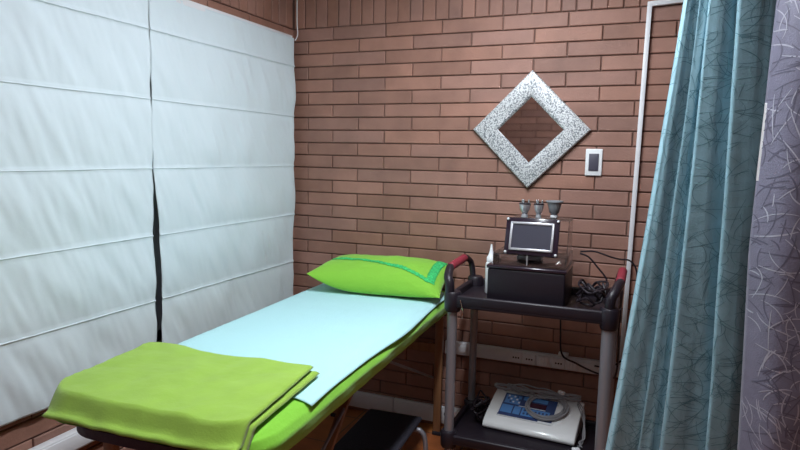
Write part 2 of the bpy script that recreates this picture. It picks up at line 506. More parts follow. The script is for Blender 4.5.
# padded top in a green fitted cover
CR = .125
def rshrink(y, hw=HW):
    d = max(0, HL-abs(y))
    return 1 if d >= CR else (hw-CR+math.sqrt(max(0, CR*CR-(CR-d)**2)))/hw
def cover(u, v):
    # u around the profile across the width, v along the length
    prof = [(-HW+.006, .640), (-HW-.004, .660), (-HW-.008, .69), (-HW+.004, .710), (-HW+.022, .721), (-HW+.05, .7245), (-.15, TZ+.001), (0, TZ+.002), (.15, TZ+.001), (HW-.05, .7245), (HW-.022, .721), (HW-.004, .710), (HW+.008, .69), (HW+.004, .660), (HW-.006, .640)]
    f = u*(len(prof)-1); i = min(int(f), len(prof)-2); k = f-i
    x = prof[i][0]*(1-k)+prof[i+1][0]*k; z = prof[i][1]*(1-k)+prof[i+1][1]*k
    y = -HL*math.cos(PI*v)
    x *= rshrink(y)
    # rounded ends
    e = 1-abs(y)/HL; r = .03/(HL)
    if e < r:
        q = 1-e/r; z = z-(z-.640)*(1-math.sqrt(max(0, 1-q*q)))*.98
    x2 = x
    if y < 0:
        kx = min(1, max(0, (.27-x)/.10)); ky = min(1, max(0, (-HL+.16-y)/.06))
        z = max(z, .640+.048*kx*ky)
    z += .0025*nz(x*7, y*5, 3)
    if z < .715: x2 += .004*nz(y*9, z*14, 1)*(1 if x > 0 else -1); z += .004*nz(y*7, x*2, 8)
    return tw(x2, y, z)
bm = B(); grid(bm, 56, 150, cover)
bmesh.ops.recalc_face_normals(bm, faces=bm.faces)
obj('fitted_cover', bm, M['green'], tb, angle=180)['label'] = 'bright green fitted cover'
bm = B()
def half_base(sy):
    P = []
    for k in range(11):
        a_ = PI/2*k/10; P.append((HW-.045-CR+CR*math.cos(a_), HL-.028-CR+CR*math.sin(a_)))
    P = [(HW-.045, .003)]+P+[(-x, y) for x, y in P[::-1]]+[(-HW+.045, .003)]
    prism(bm, [(x, sy*y) for x, y in P], 'z', .642, .668, mtx=TM)
half_base(1); half_base(-1)
obj('padded_base', bm, M['vinyl'], tb)
# beech rails below the pad
bm = B()
for sx in (-1, 1):
    for y0, y1 in ((-HL+.09, -.01), (.01, HL-.05)): box(bm, (sx*(HW-.115)-.011, y0, .610), (sx*(HW-.115)+.011, y1, .6415), .003, mtx=TM)
for y in (-HL+.10, -.03, .03, HL-.06): box(bm, (-HW+.125, y-.010, .618), (HW-.125, y+.010, .640), .003, mtx=TM)
obj('rail', bm, M['beech'], tb)
for sx in (-1, 1):
    for sy in (-1, 1):
        x = sx*(.172 if sy < 0 else HW-.055); y = (-HL+.10 if sy < 0 else HL-.075)
        bm = B(); box(bm, (x-.019, y-.011, .012), (x+.019, y+.011, .641), .003, mtx=TM)
        lg = obj('leg', bm, M['beech'], tb)
        bm = B(); box(bm, (x-.022, y-.013, .0), (x+.022, y+.013, .022), .004, mtx=TM); obj('rubber_foot', bm, M['rubber'], lg)
        for dz in (.12, .2):
            pass
    # lower sliding halves of the far and near legs
    for sy in (-1, 1):
        x = sx*(HW-.100); y = sy*(HL-.075)
        a = tw(sx*(HW-.075), sy*(HL-.10), .30); b = tw(sx*(HW-.075), sy*.10, .61)
        bm = B(); tube(bm, [a, b], .006, 6); obj('brace_wire', bm, M['alu'], tb)
for sy in (1,):
    y = sy*(HL-.075)
    bm = B(); box(bm, (-.26, y-.008, .42), (.26, y+.008, .465), .003, mtx=TM); obj('cross_bar', bm, M['beech'], tb)
# diagonal wooden supports from the hinge towards the near legs
for sx in (-1, 1):
    a = tw(sx*(HW-.08), -.18, .60); b = tw(sx*(HW-.10), -HL+.24, .14)
    d = (b-a); L = d.length; q = d.to_track_quat('Z', 'Y').to_matrix().to_4x4()
    bm = B(); box(bm, (-.014, -.008, 0), (.014, .008, L), .002, mtx=Matrix.Translation(a) @ q)
    obj('diagonal_brace', bm, M['beech'], tb)

# pale aqua sheet
SY0, SY1 = -.58, .785
def sheetz(x, y):
    e = max(0, abs(x)-(HW-.055))
    z = TZ+.0045-(e/.06)**2*.012 if e > 0 else TZ+.0045
    z += .0022*abs(nz(x*9, y*6, 2))+.0012*abs(nz(x*25, y*18, 4))
    return z
def sheet(u, v):
    y = SY0+(SY1-SY0)*v
    r = HW+.005+.006*math.sin(y*7.0+.6)+.008*nz(y*3, 7)
    if v > .93: r -= .03*(v-.93)/.07
    l = -HW+.012+.006*nz(y*3, 1)
    x = (l+(r-l)*u)*rshrink(y)
    yy = y+(.012*nz(x*4, 5) if v < .02 else 0)
    # corner curl near the right near corner
    return tw(x, yy-.10*u*(1-v)**6*.3, sheetz(x, yy))
bm = B(); grid(bm, 70, 130, sheet, .0022)
tag(obj('bed_sheet', bm, M['sheet'], angle=180), 'pale aqua cloth sheet spread over the green massage table', 'sheet')

# ------------------------------------------------------------------ pillow
def pillow_pt(u, v, top, grow=0):
    # u -1..1 across, v -1..1 depth (v=1 back)
    W_, D_, H_ = .318, .17, .080
    pin = 1-.10*(1-abs(u))*abs(v)**3*0
    # pointed corners: the edges draw in between the corners
    x = W_*u*(1-.05*(1-v*v))
    y = D_*v*(1-.10*(1-u*u)**1)
    f = max(0, (1-abs(u)**2.6))**.55*max(0, (1-abs(v)**2.4))**.55
    h = (H_+grow)*f
    h *= (1.15 if top else .55)
    h += .006*nz(u*3, v*2.5, 4)*f+.003*nz(u*9, v*6, 8)*f
    lift = .075*max(0, -u)**3*(1-v)/2+.006*u*u
    return Vector((x, y, (h if top else -h)+lift))
PM = TM @ Matrix.Translation((.030, .695, TZ+.068)) @ Matrix.Rotation(math.radians(2.0), 4, 'Z') @ Matrix.Rotation(math.radians(15), 4, 'X') @ Matrix.Rotation(math.radians(-1.0), 4, 'Y')
pl = thing('pillow', 'lime green pillow with mint lace bands lying at the head of the bed', 'pillow', PM.translation)
bm = B(); n_ = bmesh.new()
NU, NV = 60, 34
def S(k, n): return -math.cos(PI*k/n)
for top in (True, False):
    V = [[n_.verts.new(PM @ pillow_pt(S(i, NU), S(j, NV), top)) for j in range(NV+1)] for i in range(NU+1)]
    for i in range(NU):
        for j in range(NV): n_.faces.new([V[i][j], V[i+1][j], V[i+1][j+1], V[i][j+1]])
bmesh.ops.remove_doubles(n_, verts=n_.verts, dist=.0004)
bmesh.ops.recalc_face_normals(n_, faces=n_.faces)
merge(bm, n_)
pc = obj('pillowcase', bm, M['pillow'], pl, angle=180)
def lace(path, width):
    bm = B()
    n = 70
    def F(a, b):
        u, v = path(a)
        u2, v2 = path(min(1, a+.01)); u1, v1 = path(max(0, a-.01))
        du, dv = (u2-u1)*.318, (v2-v1)*.17
        L = math.hypot(du, dv) or 1
        pu, pv = -dv/L/.318, du/L/.17
        w = (b-.5)*width*(1+.18*math.sin(a*150))
        p = pillow_pt(u+pu*w, v+pv*w, True)
        return PM @ (p+Vector((0, 0, .0035)))
    grid(bm, 140, 4, F, .0015)
    obj('lace_band', bm, M['lace'], pl)
lace(lambda a: (-.86+1.68*a, .02-.66*a**1.9), .020)
lace(lambda a: (.845+.01*a, -.66+1.40*a), .036)

# ------------------------------------------------------------------ folded blanket
bl = thing('folded_blanket', 'folded olive green blanket lying across the foot of the massage table', 'blanket', (.66, -1.6, TZ))
ITM = TM.inverted()
def bl_edge(u, v, k):
    # corners in world, u left->right, v near->far
    LN = Vector((.412, -1.845, 0)); LF = Vector((.300, -1.41, 0)); RF = Vector((.938, -1.360, 0)); RN = Vector((.985, -1.815, 0))
    p = (LN*(1-u)+RN*u)*(1-v)+(LF*(1-u)+RF*u)*v
    p.x -= .040*math.sin(PI*min(1, v*1.1))*(1-u)**3
    p.y += (.022*math.exp(-((u-.19)/.12)**2)-.022*math.exp(-((u-.03)/.06)**2))*v**6
    if k == 0: p.y += .022*(1-v)**5; p.x += .012*(1-u)**6
    p.y += -.012*(1-v)**4*math.sin(u*PI)
    return p
def bl_layer(k, base, th):
    bm = B(); nu, nv = 80, 70
    n = bmesh.new()
    tv, bv = [], []
    for i in range(nu+1):
        rt, rb = [], []
        for j in range(nv+1):
            u = i/nu; v = j/nv
            # right side retreats a little for the upper layers
            ins = (.0 if k == 0 else .010+.02*v)
            p = bl_edge(u*(1-ins), v, k)
            loc = ITM @ p
            qx = abs(loc.x)-(HW-CR); qy = abs(loc.y)-(HL-CR)
            over = max(0, math.hypot(max(qx, 0), max(qy, 0))-CR+.016) if (qx > 0 or qy > 0) else 0
            z = TZ+.003+base
            z += .009*abs(nz(u*3.3+2, v*2.4, 1))+.003*nz(u*9, v*7, 2)+.0007*nz(u*30, v*26, k)
            # soft ridge where the blanket is bunched at the left back
            z += .006*math.exp(-((u-.12)/.12)**2-((v-.93)/.18)**2)
            z -= min(.045, max(0, over+.010*nz(u*5, 3.3))*1.5) if over > 0 else 0
            e = min(u, 1-u)*nu, min(v, 1-v)*nv
            ed = min(min(u, 1-u)*.58/.012, min(v, 1-v)*.44/.012, 1)
            round_ = math.sqrt(max(0, 1-(1-ed)**2))
            half = th/2*round_
            mid = z+th/2
            rt.append(n.verts.new((p.x, p.y, mid+half))); rb.append(n.verts.new((p.x, p.y, mid-half)))
        tv.append(rt); bv.append(rb)
    for i in range(nu):
        for j in range(nv):
            n.faces.new([tv[i][j], tv[i+1][j], tv[i+1][j+1], tv[i][j+1]])
            n.faces.new([bv[i][j], bv[i][j+1], bv[i+1][j+1], bv[i+1][j]])
    bmesh.ops.remove_doubles(n, verts=n.verts, dist=.0001)
    merge(bm, n)
    return bm
bm = bl_layer(0, .003, .015)
obj('lower_fold', bm, M['blanket'], bl, angle=180)
bm = bl_layer(1, .0195, .015)
obj('upper_fold', bm, M['blanket'], bl, angle=180)

# ------------------------------------------------------------------ step stool under the table
st = thing('step_stool', 'low step stool with black rubber top standing under the massage table', 'stool', (.80, -.58, 0))
SM = Matrix.Translation((.795, -.60, 0)) @ Matrix.Rotation(math.radians(3), 4, 'Z')
bm = B(); box(bm, (-.135, -.235, .178), (.125, .235, .200), .012, 3, mtx=SM)
tp = obj('top', bm, M['rubber'], st)
for sy in (-.19, .165):
    bm = B()
    tube(bm, [SM @ Vector(p) for p in ((-.165, sy, 0), (-.163, sy, .12), (-.150, sy, .160), (-.115, sy, .1665), (.10, sy, .1665), (.140, sy, .160), (.160, sy, .12), (.166, sy, 0))], .011, 10, smooth=5)
    lg = obj('leg_frame', bm, M['alu'], st)

# ------------------------------------------------------------------ service trolley
XL, XR, YF, YB = 1.078, 1.690, -.505, -.150
tr = thing('service_trolley', 'black two-shelf trolley with grey metal posts and red-grip handles by the wall', 'trolley', ((XL+XR)/2, (YF+YB)/2, 0))
def tray(z, h, name):
    bm = B()
    x0, x1, y0, y1 = XL-.025, XR+.025, YF-.025, YB+.03
    box(bm, (x0, y0, z), (x1, y1, z+.020), .006)
    w = .022
    box(bm, (x0, y0, z+.004), (x1, y0+w, z+h), .008, 3); box(bm, (x0, y1-w, z+.004), (x1, y1, z+h), .008, 3)
    box(bm, (x0, y0, z+.004), (x0+w, y1, z+h), .008, 3); box(bm, (x1-w, y0, z+.004), (x1, y1, z+h), .008, 3)
    for px in (XL, XR):
        for py in (YF, YB): lathe(bm, [(.0, z-.02), (.030, z-.02), (.034, z-.01), (.036, z+h+.004), (.030, z+h+.012), (0, z+h+.012)], px, py, 16)
    return obj(name, bm, M['black'], tr)
tray(.765, .052, 'top_tray'); tray(.178, .042, 'bottom_tray')
for px in (XL, XR):
    for py in (YF, YB):
        r = .0205 if py == YF else .0170
        if px == XR: r += .0045
        bm = B(); lathe(bm, [(0, .16), (r, .16), (r, .775), (0, .775)], px, py, 18); po = obj('post', bm, M['alu'], tr)
        bm = B(); lathe(bm, [(0, .085), (.012, .085), (.012, .105), (.017, .108), (.017, .150), (.013, .156), (0, .156)], px, py, 14)
        cs = obj('caster', bm, M['chrome'], tr)
        bm = B()
        for d in (-.011, .011):
            lathe(bm, [(0, -.006), (.034, -.006), (.038, -.003), (.038, .003), (.034, .006), (0, .006)], 0, 0, 20, Matrix.Translation((px+d, py+.015, .0385)) @ Matrix.Rotation(PI/2, 4, 'Y'))
        box(bm, (px-.004, py-.005, .035), (px+.004, py+.02, .09), .002)
        obj('wheel', bm, M['rubber'], cs)
# handles: an arch over each end
def handle(x, sx):
    a = [(x-sx*.002, YF-.010, .80), (x+sx*.000, YF-.012, .86), (x+sx*.012, YF+.005, .885), (x+sx*.022, YF+.05, .905)]
    c_ = [(x+sx*.026, YB-.05, .921), (x+sx*.022, YB-.015, .908), (x+sx*.012, YB+.012, .88), (x, YB+.010, .80)]
    bm = B(); tube(bm, a+[(x+sx*.028, YF+.08, .912)], lambda t: .0205-.004*t, 12, smooth=5)
    tube(bm, [(x+sx*.028, YF+.08, .912), (x+sx*.028, YB-.08, .920)], .010, 10)
    tube(bm, [(x+sx*.028, YB-.08, .920)]+c_, .0135, 12, smooth=5)
    h = obj('handle', bm, M['black'], tr)
    bm = B(); lathe(bm, [(0, 0), (.014, 0), (.0185, .006), (.0165, .03), (.0185, .055), (.0165, .08), (.0185, .105), (.0165, .13), (.0185, .155), (.0165, .18), (.0185, .20), (.014, .205), (0, .205)], 0, 0, 14,
                    Matrix.Translation((x+sx*.027, YF+.085, .912)) @ Matrix.Rotation(math.radians(-88), 4, 'X'))
    obj('grip', bm, M['red'], h)['label'] = 'red foam grip'
handle(XL-.012, -1); handle(XR+.002, 1)

# black case on the top tray
CZ0 = .786
bm = B()
box(bm, (1.208, -.462, CZ0), (1.518, -.20, .930), .008, 3)
cb = thing('black_case', 'black box case on the top tray, under the tilted touch screen', 'case', (1.374, -.33, CZ0))
obj('body', bm, M['black'], cb)
bm = B(); box(bm, (1.204, -.466, .930), (1.522, -.196, .944), .004, 3); obj('lid', bm, M['gloss'], cb)

# acrylic beauty machine with tilted touch screen
bmch = thing('beauty_machine', 'clear-cased beauty machine with a tilted silver-framed screen on the black case', 'machine', (1.39, -.33, .945))
KM = Matrix.Translation((1.372, -.430, .988)) @ Matrix.Rotation(math.radians(-2), 4, 'Z') @ Matrix.Rotation(math.radians(-14), 4, 'X')
def shell(bm, lo, hi, t):
    (a, b, c0), (d, e, f) = lo, hi
    box(bm, (a, b, c0), (d, e, c0+t), .001); box(bm, (a, b, f-t), (d, e, f), .001)
    box(bm, (a, b, c0+t+.0005), (a+t, e, f-t-.0005), .001); box(bm, (d-t, b, c0+t+.0005), (d, e, f-t-.0005), .001)
    box(bm, (a+t+.0005, e-t, c0+t+.0005), (d-t-.0005, e, f-t-.0005), .001)
bm = B(); shell(bm, (1.225, -.445, .9455), (1.515, -.215, .992), .004); obj('clear_base', bm, M['acrylic'], bmch)
bm = B()
prism(bm, [(-.375, .994), (-.225, .994), (-.225, 1.125), (-.350, 1.125)], 'x', 1.274, 1.278)
prism(bm, [(-.375, .994), (-.225, .994), (-.225, 1.125), (-.350, 1.125)], 'x', 1.508, 1.512)
box(bm, (1.276, -.350, 1.126), (1.510, -.225, 1.130), .001)
obj('clear_hood', bm, M['acrylic'], bmch)
bm = B(); box(bm, (1.30, -.33, .951), (1.40, -.25, .975), .003); obj('circuit_tray', bm, M['greycup'], bmch)
bm = B(); box(bm, (1.30, -.33, .995), (1.43, -.262, 1.10), .004); obj('inner_housing', bm, M['black'], bmch)
bm = B(); box(bm, (-.108, -.004, 0), (.108, .006, .152), .003, mtx=KM)
box(bm, (-.05, .006, .02), (.05, .055, .11), .003, mtx=KM)
sc_ = obj('screen_plate', bm, M['gloss'], bmch)
bm = B()
for lo, hi in (((-.088, -.010, .018), (.088, -.003, .027)), ((-.088, -.010, .125), (.088, -.003, .134)), ((-.088, -.010, .018), (-.079, -.003, .134)), ((.079, -.010, .018), (.088, -.003, .134))):
    box(bm, lo, hi, .0015, mtx=KM)
obj('silver_bezel', bm, M['silver'], sc_)
bm = B(); box(bm, (-.080, -.006, .026), (.080, -.0035, .126), 0, mtx=KM); obj('touch_screen', bm, M['screen'], sc_, smooth=False)
for sx in (-.101, .101):
    for z in (.008, .144):
        bm = B(); lathe(bm, [(0, 0), (.0055, 0), (.0055, .004), (.003, .007), (0, .007)], 0, 0, 10, KM @ Matrix.Translation((sx, -.004, z)) @ Matrix.Rotation(PI/2, 4, 'X'))
        obj('standoff_screw', bm, M['white'], sc_)
for k, x in enumerate((1.485, 1.497, 1.509)):
    bm = B(); lathe(bm, [(0, 0), (.006, 0), (.006, .012), (.004, .014), (0, .014)], 0, 0, 12, Matrix.Translation((x-.006*k+.0, -.446, .966+.006*(k % 2))) @ Matrix.Rotation(PI/2, 4, 'X'))
    obj('output_jack', bm, M['chrome'], bmch)
bm = B(); box(bm, (1.362, -.4485, .950), (1.366, -.446, .990)); obj('port_divider', bm, M['silver'], bmch)

# handpieces and holder cup standing on the hood
def probe(x, y, s, label):
    t = thing('handpiece', label, 'handpiece', (x, y, 1.131), 'metal handpieces on top of the beauty machine')
    z = 1.1305
    bm = B(); lathe(bm, [(0, z), (.012*s, z), (.010*s, z+.012), (.007*s, z+.016), (0, z+.016)], x, y, 14); obj('neck', bm, M['greycup'], t)
    bm = B(); lathe(bm, [(0, z+.0165), (.010*s, z+.0165), (.017*s, z+.034), (.0195*s, z+.050), (.0195*s, z+.054), (0, z+.054)], x, y, 18); obj('metal_head', bm, M['silver'], t)
    bm = B(); lathe(bm, [(0, z+.0545), (.0205*s, z+.0545), (.0205*s, z+.059), (0, z+.059)], x, y, 18); obj('black_ring', bm, M['black'], t)
    for a in (0.4, 2.5, 4.6):
        bm = B(); px, py = x+.013*s*math.cos(a), y+.013*s*math.sin(a)
        lathe(bm, [(0, z+.0595), (.0032, z+.0595), (.0032, z+.072), (0, z+.0745)], px, py, 8); obj('electrode_pin', bm, M['chrome'], t)
probe(1.320, -.30, 1.22, 'chrome handpiece with electrode pins, the left of the two on the clear machine')
probe(1.377, -.295, 1.05, 'smaller chrome handpiece with pins between the other handpiece and the grey cup')
cp = thing('funnel_cup', 'grey funnel-shaped cup standing on the right of the clear machine', 'cup', (1.440, -.29, 1.131))
bm = B(); z = 1.1305
lathe(bm, [(0, z), (.013, z), (.013, z+.018), (.020, z+.024), (.026, z+.050), (.030, z+.066), (.036, z+.068), (.036, z+.073), (.030, z+.073), (.024, z+.05), (0, z+.045)], 1.440, -.29, 22)
obj('cup_body', bm, M['greycup'], cp)
bm = B(); lathe(bm, [(.0135, z+.004), (.0155, z+.005), (.0155, z+.012), (.0135, z+.013)], 1.440, -.29, 20); obj('collar', bm, M['white'], cp)

# white squeeze bottle behind the case's left end
bt = thing('squeeze_bottle', 'white squeeze bottle with a pointed nozzle beside the black case', 'bottle', (1.188, -.30, .786))
bm = B(); lathe(bm, [(0, .786), (.021, .786), (.0235, .790), (.0235, .912), (.021, .922), (.012, .928), (0, .928)], 1.180, -.285, 20); obj('body', bm, M['white'], bt)
bm = B(); lathe(bm, [(0, .9285), (.019, .9285), (.019, .945), (.013, .953), (.007, .975), (.0035, 1.000), (0, 1.003)], 1.180, -.285, 18); obj('nozzle', bm, M['white'], bt)

# cables on the top tray
def cable(name, pts, r, m, label, cat='cable', group=None, smooth=6):
    bm = B(); tube(bm, pts, r, 6, smooth=smooth)
    return tag(obj(name, bm, m), label, cat, group)
random.seed(11)
bm = B(); pts = []
for k in range(70):
    a = k*.62; rr = .035+.03*random.random()
    pts.append((1.615+rr*math.cos(a)*1.0, -.33+.10*math.sin(a)*(.6+.4*random.random()), .800+.055*random.random()+.0006*k))
tube(bm, pts, .0045, 6, smooth=4)
tag(obj('cable_coil', bm, M['cable']), 'tangled black cable heaped on the right of the top tray', 'cable')
cable('power_cable', [(1.545, -.21, .98), (1.58, -.20, .965), (1.62, -.19, .92), (1.655, -.185, .875), (1.655, -.20, .84)], .0042, M['cable'], 'black cable sloping from the clear machine towards the right handle', 'cable')
cable('power_cable', [(1.545, -.19, .985), (1.60, -.16, .985), (1.66, -.14, .965), (1.70, -.10, .95), (1.74, -.08, .945), (1.768, -.07, .91), (1.775, -.06, .84), (1.77, -.05, .60), (1.74, -.055, .50), (1.68, -.06, .452), (1.62, -.065, .45)], .004, M['cable'],
      'black cable passing behind the right handle and hanging down the wall to the trunking')
cable('power_cable', [(1.725, -.39, .80), (1.722, -.36, .70), (1.725, -.30, .58), (1.715, -.22, .47), (1.69, -.13, .432), (1.62, -.09, .43), (1.54, -.07, .452), (1.475, -.060, .482), (1.462, -.055, .60), (1.455, -.056, .78)], .0042, M['cable'],
      'black cable drooping in a curve beneath the top tray in front of the sockets')
cable('earphone_lead', [(1.118, -.532, .80), (1.128, -.537, .77), (1.130, -.538, .745), (1.126, -.536, .725)], .003, M['chrome'], 'short thin lead hanging off the left front of the top tray', 'lead')
cable('hook_lead', [(1.712, -.44, .765), (1.716, -.444, .71), (1.712, -.446, .62), (1.706, -.446, .56), (1.70, -.444, .60)], .0022, M['gcable'], 'thin grey lead dangling beside the right front post', 'lead')

# ------------------------------------------------------------------ electrotherapy unit on the lower shelf
DM = Matrix.Translation((1.392, -.245, .199)) @ Matrix.Rotation(math.radians(-3.5), 4, 'Z')
dv = thing('therapy_unit', 'white sloped therapy device with a blue control panel on the lower shelf', 'device', DM.translation)
prof = [(-.125, .004), (.118, .004), (.118, .092), (.112, .104), (.098, .106), (.03, .090), (-.06, .061), (-.105, .042), (-.124, .028), (-.130, .016)]
bm = B(); prism(bm, prof, 'x', -.200, .195, .005, mtx=DM); obj('housing', bm, M['device'], dv, angle=50)
bm = B(); box(bm, (-.192, -.118, 0), (.187, .112, .006), mtx=DM); obj('base_plate', bm, M['black'], dv)
# control panel lying on the slope
a = math.atan2(.090-.061, .09)
PMx = DM @ Matrix.Translation((-.030, -.010, .0775)) @ Matrix.Rotation(a, 4, 'X')
bm = B(); box(bm, (-.120, -.078, -.002), (.122, .080, .0022), .001, mtx=PMx); pnl = obj('panel_border', bm, M['white'], dv)
bm = B(); box(bm, (-.116, -.066, .002), (.118, .076, .0036), 0, mtx=PMx); obj('panel_face', bm, M['navy'], pnl, smooth=False)
def pad(x0, y0, x1, y1, m, nm, h=.0050):
    bm = B(); box(bm, (x0, y0, .0034), (x1, y1, h), 0, mtx=PMx); return obj(nm, bm, m, pnl, smooth=False)
pad(-.108, .008, -.040, .066, M['sky'], 'key_pad'); pad(-.112, -.055, -.062, -.004, M['sky'], 'key_pad')
pad(-.030, .045, .078, .070, M['sky'], 'key_pad'); pad(-.006, .006, .078, .036, M['lcd'], 'display')
pad(-.020, -.056, .100, -.006, M['sky'], 'key_pad'); pad(-.056, -.055, -.026, -.004, M['sky'], 'key_pad')
pad(-.040, -.0005, .078, .0025, M['white'], 'divider_line'); pad(-.118, -.074, .06, -.068, M['navy'], 'lower_stripe')
for i in range(5):
    for j in range(3):
        x = -.100+i*.013; y = .016+j*.018
        pad(x, y, x+.008, y+.010, M['navy'] if (i+j) % 2 else M['white'], 'membrane_key', .0056) if (i+j) % 3 else None
for i in range(7):
    x = -.012+i*.016; pad(x, -.048, x+.009, -.036, M['navy'], 'membrane_key', .0056); pad(x, -.028, x+.009, -.016, M['navy'], 'membrane_key', .0056)

def on_top(x, y, h=.006):
    """device-local point lying on top of the housing"""
    P = [(-.130, .016), (-.105, .042), (-.06, .061), (.03, .090), (.098, .106), (.112, .104), (.30, .104)]
    z = .106
    for (a_, b_), (c2, d2) in zip(P, P[1:]):
        if a_ <= y <= c2: z = b_+(d2-b_)*(y-a_)/(c2-a_); break
    return DM @ Vector((x, y, z+h))
# coiled grey leads
random.seed(5)
bm = B(); pts = []
for k in range(7*14+1):
    a_ = k/14*2*PI; r1 = .084+.008*math.sin(k*.37); r2 = .074+.008*math.cos(k*.29)
    pts.append(on_top(.050+r1*math.cos(a_)+.004*math.sin(k*.3), .005+r2*math.sin(a_), .0085+.0018*(k/14)+.001*random.random()))
tube(bm, pts, .0034, 6, smooth=3)
tag(obj('lead_coil', bm, M['gcable']), 'grey lead wires coiled in a ring on the blue control panel', 'cable')
bm = B(); pts = []
for k in range(5*12+1):
    a_ = k/12*2*PI
    pts.append(on_top(-.160+.045*math.cos(a_)+.006*math.sin(k), .090+.018*math.sin(a_), .009+.010*abs(math.sin(k*.9))))
tube(bm, pts, .0032, 6, smooth=3)
tag(obj('lead_coil', bm, M['gcable']), 'grey lead bundle folded at the left rear of the white device', 'cable')
bm = B()
for q in range(10):
    pts = []
    for k in range(13):
        s = k/12
        x = -.15+.33*s; y = .092+.012*math.sin(s*7+q*1.3)-.018*math.sin(PI*s)*(q % 3)
        pts.append(on_top(x, y, .008+.0022*q+.008*abs(math.sin(s*9+q))))
    tube(bm, pts, .0030, 6, smooth=3)
tag(obj('lead_bundle', bm, M['gcable']), 'bundle of grey leads running along the rear edge of the white device', 'cable')
bm = B()
for q in range(3):
    P0 = on_top(.17, .085-.01*q, .012)
    pts = [P0, on_top(.198, .05-.02*q, .004), DM @ Vector((.212+.004*q, .01-.03*q, .07)), DM @ Vector((.214+.007*q, -.04-.02*q, .028)), DM @ Vector((.222-.006*q, -.09-.008*q, .010+.004*q)), DM @ Vector((.208+.01*q, -.125-.008*q, .007+.004*q))]
    tube(bm, pts, .0026, 6, smooth=5)
tag(obj('lead_bundle', bm, M['gcable']), 'pale thin leads dropping down the right side of the white device', 'cable')
pg = B(); box(pg, (-.016, -.009, 0), (.016, .009, .014), .004, 3, mtx=Matrix.Translation(on_top(.095, .092, .026)) @ Matrix.Rotation(-.5, 4, 'Z'))
tag(obj('lead_connector', pg, M['white']), 'white connector block lying on the grey leads at the rear', 'connector')
pg = B(); box(pg, (-.016, -.011, 0), (.016, .011, .016), .005, 3, mtx=Matrix.Translation(DM @ Vector((.208, -.165, .002))) @ Matrix.Rotation(.4, 4, 'Z'))
tag(obj('lead_connector', pg, M['white']), 'white connector lying on the lower shelf beside the right post', 'connector')
# black cables heaped at the left of the shelf
random.seed(21)
bm = B(); pts = []
for k in range(60):
    a_ = k*.75
    pts.append((1.150+.022*math.cos(a_)+.008*random.random(), -.27+.085*math.sin(a_*.83)*(.6+.4*random.random()), .204+.0016*k+.02*random.random()*(k/60)))
tube(bm, pts, .004, 6, smooth=4)
tag(obj('cable_coil', bm, M['cable']), 'dark cable heap on the lower shelf left of the white device', 'cable')

# multi-plug on the wall duct, behind the left post
ap = thing('plug_adapter', 'white plug adapter with black prongs on the low duct behind the left post', 'plug', (.99, -.05, .05))
for i, (x0, z0) in enumerate(((.945, .048), (.945, .094))):
    bm = B(); box(bm, (x0, -.085, z0), (x0+.085, -.034, z0+.034), .006, 3); obj('plug_body', bm, M['white'], ap)
bm = B(); box(bm, (.955, -.075, .0815), (1.02, -.040, .0945), .002); obj('adapter_core', bm, M['black'], ap)
cable('power_cable', [(1.032, -.06, .064), (1.05, -.08, .08), (1.075, -.10, .13), (1.095, -.105, .19), (1.125, -.14, .235), (1.14, -.2, .25)], .004, M['cable'], 'black cord climbing from the wall plugs to the lower shelf', 'cable')
cable('power_cable', [(.944, -.06, .112), (.925, -.062, .108), (.918, -.055, .085), (.944, -.06, .070)], .003, M['cable'], 'short black cord looping between the two white wall plugs', 'cable')

# ------------------------------------------------------------------ curtains
def interp(T, B_, z, zt, zb):
    k = (zt-z)/(zt-zb)
    return [a+(b-a)*k for a, b in zip(T, B_)]
def curtain_pt_teal(s, z):
    """s 0..4 pleats"""
    T = [1.852, 1.897, 1.922, 1.982, 2.085]; Bt = [1.690, 1.795, 1.855, 1.992, 2.075]
    # control at 1.8 and .2
    X = interp(T, Bt, z, 1.8, .2)
    bow = .010*math.sin((1.8-z)*2.0)
    i = min(int(s), 3); f = s-i
    # skewed pleat: quick rise to a rounded front, long fall back
    g = f**.55
    k0 = min(1, f/.13); k0 = k0*k0*(3-2*k0)
    over = (k0 if f < .13 else max(0, 1-(f-.13)/.3))*(0 if i == 0 else 1)
    x = X[i]+(X[i+1]-X[i])*f-[0, .010, .016, .018][i]*over
    amp = [.022, .014, .032, .036][i]
    k_ = f/.16
    depth = k_*k_*(3-2*k_) if f < .16 else 1-((f-.16)/.84)**1.4
    y = -1.03-.004*i-amp*depth
    x += bow*.4+.004*nz(s*2, z*2.2, 5)
    y += .006*nz(s*3, z*2.4, 9)
    return Vector((x, y, z))
def curtain_pt_grey(s, z):
    """s 0..1"""
    x = 2.043+s*1.05
    x += .012*(1-s)*math.sin(z*2.6+.4)*(1-s)**4 + (.016*min(1, max(0, z-1.15)/.35)+.020*(max(0, z-1.5)/.8))*(1-s)**3
    y = -1.135-.018*math.sin(s*19+.35*math.sin(z*1.5)-.4)-.045*math.sin(min(1, s*14)*PI/2)-.02*s
    y += .010*nz(s*5, z*1.7, 2)+.004*nz(s*16, z*5, 2)
    return Vector((x, y, z))
